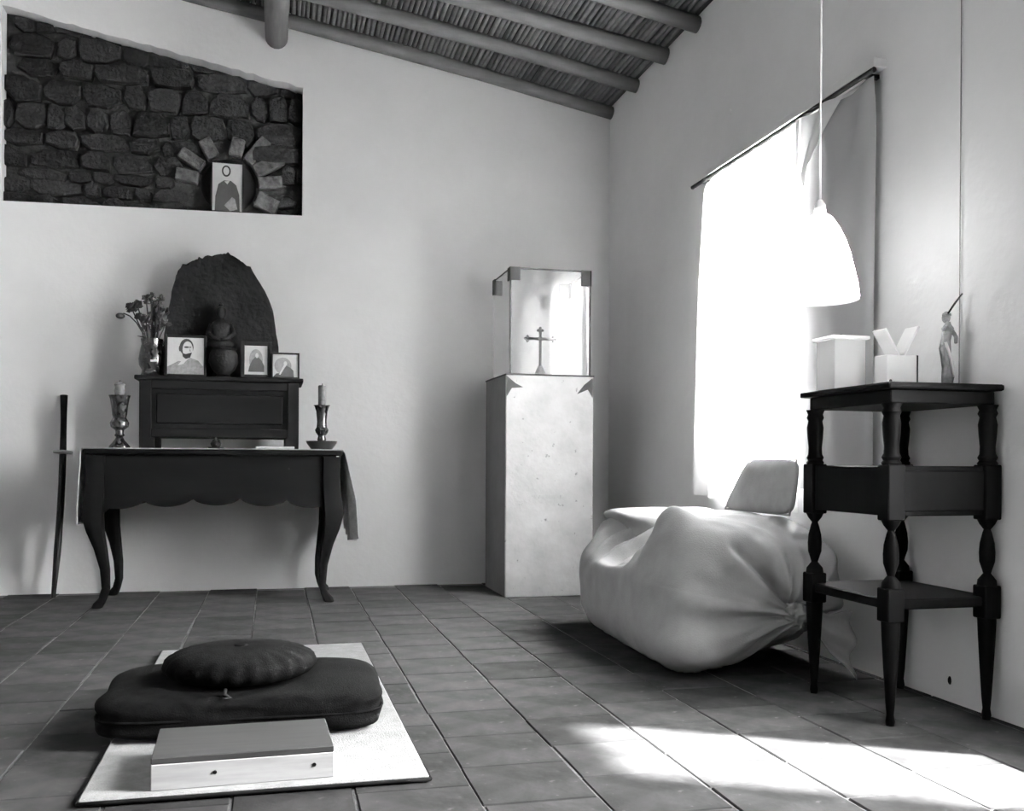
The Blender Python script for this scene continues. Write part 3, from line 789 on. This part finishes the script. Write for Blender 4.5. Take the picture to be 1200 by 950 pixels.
def fold(u, v):      # gathered flap folded over at the top of the white panel
    y = 3.30-(.30-.10*v)*u*(1-.55*v); z = RZ-.014-.34*v*(1-.55*u)
    return lc(XR-.062-.014*math.sin(u*11), y, z)
obj('folded_flap', grid(bmesh.new(), fold, 16, 12), 'curtain_cloth', cu, 1)

# ------------------------------------------------------------------ pendant lamp
LX = 1.56
a = P(961, 252, 'x', LX); b = P(961, 352, 'x', LX); LY = a.y
ztop_ = zc(LX)
pl = thing('pendant_lamp', 'white bell shaped pendant lamp hanging on a long cord beside the curtain', 'lamp', (LX, LY, b.z))
hh = a.z-b.z
obj('cord', TB([(0, 0, hh+.02), (0, 0, ztop_-b.z+.01)], .0035, 6), 'cord', pl)
obj('socket', LT([(.012, hh-.01), (.018, hh), (.016, hh+.03), (.006, hh+.045)], 14), 'white_paint', pl, 40)
bm = bmesh.new(); n = 40
prof = [(.022, hh), (.036, hh-.01), (.055, hh-.04), (.073, hh-.08), (.086, hh-.12), (.098, hh-.17), (.107, hh-.21), (.112, .0)]
rg = [[bm.verts.new((r*math.cos(2*PI*i/n), r*math.sin(2*PI*i/n), z_)) for i in range(n)] for r, z_ in prof]
for p_, q_ in zip(rg, rg[1:]):
    for i in range(n): bm.faces.new((p_[i], p_[(i+1) % n], q_[(i+1) % n], q_[i]))
obj('lamp_shade', bm, 'shade_paper', pl, 1)
obj('added_diffuser', LT([(.1112, .004), (.1112, .006)], 40), 'shade_paper', pl)  # disc added under the shade to even out the lamp's glow
em = bpy.data.materials.new('bulb_glow'); em.use_nodes = True
em.node_tree.nodes['Principled BSDF'].inputs['Emission Color'].default_value = (1, 1, 1, 1); em.node_tree.nodes['Principled BSDF'].inputs['Emission Strength'].default_value = 12
MATS['bulb_glow'] = em
obj('bulb', cushion(lambda p: Vector((p.x*.028, p.y*.028, hh*.62+p.z*.036)), 6, 2), 'bulb_glow', pl, 1)
l = bpy.data.lights.new('lamp_bulb_light', 'POINT'); l.energy = 300; l.shadow_soft_size = .045
lo = bpy.data.objects.new('lamp_bulb_light', l); C.objects.link(lo); lo.location = (LX, LY, b.z+hh*.42)

# thin cord down the wall
a = P(1127, 5, 'x', XR-.006); b = P(1124, 438, 'x', XR-.006)
tag(obj('hanging_cord', TB([(XR-.006, b.y, .93), (XR-.006, (a.y+b.y)/2, 1.6), (XR-.006, a.y, zc(XR)-.0)], .0016, 5), 'dark_cord'), 'thin dark cord hanging straight down the white wall behind statuette', 'cord')

# ------------------------------------------------------------------ tiered side stand
st = thing('side_stand', 'dark wooden tiered stand with turned posts and low shelf against the wall', 'stand', (1.757, 2.50, 0))
ax, ay = .150, .190         # post centres
Z = dict(top=.917, fr=.862, db=.694, d0=.560, s1=.338, s0=.290)
obj('top', BX(-.185, .174, -.228, .228, Z['top']-.018, Z['top'], bev=.006, seg=2), 'stand_wood', st)
obj('frieze', BX(-.162, .162, -.204, .204, Z['fr'], Z['top']-.018, bev=.003), 'stand_wood', st)
dbx = obj('drawer_box', BX(-.165, .165, -.205, .205, Z['d0'], Z['db'], bev=.003), 'stand_wood', st)
obj('drawer_front', BX(-.128, .128, -.209, -.20, Z['d0']+.012, Z['db']-.012, bev=.003), 'stand_wood', st)
obj('shelf', BX(-.165, .165, -.205, .205, Z['s1']-.028, Z['s1'], bev=.004), 'stand_wood', st)
for sx in (-1, 1):
    for sy in (-1, 1):
        cx_, cy_ = sx*ax, sy*ay; k = .026
        obj('block', BX(cx_-k, cx_+k, cy_-k, cy_+k, Z['s0']-.012, Z['s1']+.03, bev=.003), 'stand_wood', st)
        obj('block', BX(cx_-k, cx_+k, cy_-k, cy_+k, Z['d0']-.012, Z['db']+.004, bev=.003), 'stand_wood', st)
        h = Z['fr']-Z['db']
        up = [(.024, 0), (.027, .05), (.022, .09), (.026, .14), (.021, .2), (.020, .32), (.023, .5), (.025, .68), (.021, .8), (.026, .86), (.022, .92), (.028, 1)]
        obj('post', LT([(r, Z['db']+u*h) for r, u in up], 16, (cx_, cy_, 0)), 'stand_wood', st, 45)
        z0, z1 = Z['s1']+.03, Z['d0']-.012; h = z1-z0
        lo_ = [(.026, 0), (.024, .08), (.010, .18), (.012, .22), (.020, .36), (.021, .5), (.019, .64), (.012, .80), (.009, .85), (.020, .93), (.026, 1)]
        obj('post', LT([(r, z0+u*h) for r, u in lo_], 16, (cx_, cy_, 0)), 'stand_wood', st, 45)
        zl = Z['s0']-.012
        obj('leg', LT([(.011, 0), (.013, .012), (.010, .03), (.013, .06), (.018, .14), (.023, .23), (.025, zl)], 14, (cx_, cy_, 0)), 'stand_wood', st, 45)
ZT = Z['top']
# white lantern box
q0, q1 = P(967, 440, 'y', 2.62), P(1003, 440, 'y', 2.62)
zt_ = P(985, 397, 'y', 2.62).z
w_ = (q1.x-q0.x)/2
bx_ = thing('white_box', 'small square white box with projecting lid on the side stand', 'box', (max((q0.x+q1.x)/2, 1.572+w_+.012), 2.62, ZT))
hgt = zt_-ZT
obj('body', BX(-w_, w_, -.05, .05, 0, hgt-.006, bev=.002), 'lantern_paper', bx_)
obj('lid', BX(-w_-.010, w_+.010, -.058, .058, hgt-.006, hgt+.004, bev=.002), 'lantern_paper', bx_)
obj('lid_knob', LT([(.004, hgt+.004), (.006, hgt+.010), (.003, hgt+.014)], 8), 'iron', bx_)
# open card on a clear block
q0, q1 = P(1032, 440, 'y', 2.50), P(1067, 440, 'y', 2.50); zt_ = P(1050, 417, 'y', 2.50).z
bk = thing('card_holder', 'white block carrying an open folded card between box and statuette', 'card holder', ((q0.x+q1.x)/2, 2.50, ZT))
w_ = (q1.x-q0.x)/2; hb = zt_-ZT
obj('block', BX(-w_, w_, -.03, .03, 0, hb, bev=.002), 'lantern_paper', bk)
obj('side_strip', BX(w_-.001, w_+.003, -.031, -.026, .004, hb), 'iron', bk)
obj('dark_dot', LT([(.005, 0), (.003, .002)], 8), 'iron', bk); o = bpy.data.objects['dark_dot']; o.rotation_euler = (PI/2, 0, 0); o.location = (-w_*.75, -.03, .02)
for s_, hgt in ((-1, .075), (1, .085)):
    bm = bmesh.new(); prism(bm, [(0.006*s_, hb), (s_*.052, hb+hgt), (s_*.057, hb+hgt-.003), (0.012*s_, hb)], -.03, .03)
    obj('card_leaf', bm, 'lantern_paper', bk)
# statuette with a raised staff
q = P(1109, 448, 'y', 2.46)
sf = thing('statuette', 'slender carved robed statuette with raised dark stick on the side stand', 'statue', (min(q.x, 1.90), 2.46, ZT))
hs = P(1109, 365, 'y', 2.46).z-ZT
obj('plinth', BX(-.028, .022, -.018, .018, 0, .010, bev=.003), 'pale_carving', sf)
bm = bmesh.new(); n = 16; prof = [(.017, .010), (.019, .03), (.016, .055), (.0165, .085), (.018, .105), (.014, .125), (.0155, .145), (.017, .158), (.010, .168), (.007, .174)]
kx = (hs-.03)/.174
lathe(bm, [(r, z_*kx) for r, z_ in prof], n)
for v_ in bm.verts:
    v_.co.x += .006*math.sin(v_.co.z*40)+.003*nz(v_.co.x, v_.co.y, v_.co.z, 60); v_.co.y *= .85; v_.co.y += .003*nz(v_.co.x+1, v_.co.y, v_.co.z, 70)
obj('robe', bm, 'carving', sf, 1)
hz_ = .174*kx
obj('head', cushion(lambda p: Vector((-.002+p.x*.0115, p.y*.012, hz_+.012+p.z*.016)), 6, 2), 'carving', sf, 1)
obj('hat', LT([(.013, hz_+.018), (.012, hz_+.024), (.004, hz_+.030)], 12), 'carving', sf, 1)
obj('arm', TB([(.012, -.004, .155*kx), (.022, -.012, .135*kx), (.014, -.022, .118*kx)], [.006, .0055, .005], 8), 'carving', sf, 1)
obj('arm', TB([(-.014, -.004, .155*kx), (-.022, -.012, .150*kx), (-.008, -.016, .172*kx)], [.006, .0055, .005], 8), 'carving', sf, 1)
obj('sash', TB([(-.014, -.014, .12*kx), (0.002, -.018, .075*kx), (.012, -.016, .03*kx)], [.004, .005, .004], 6), 'pale_carving', sf, 1)
obj('staff', TB([(-.008, -.016, hs-.008), (.012, -.02, hs+.022), (.033, -.024, hs+.050)], [.0028, .003, .0024], 6), 'black', sf, 1)
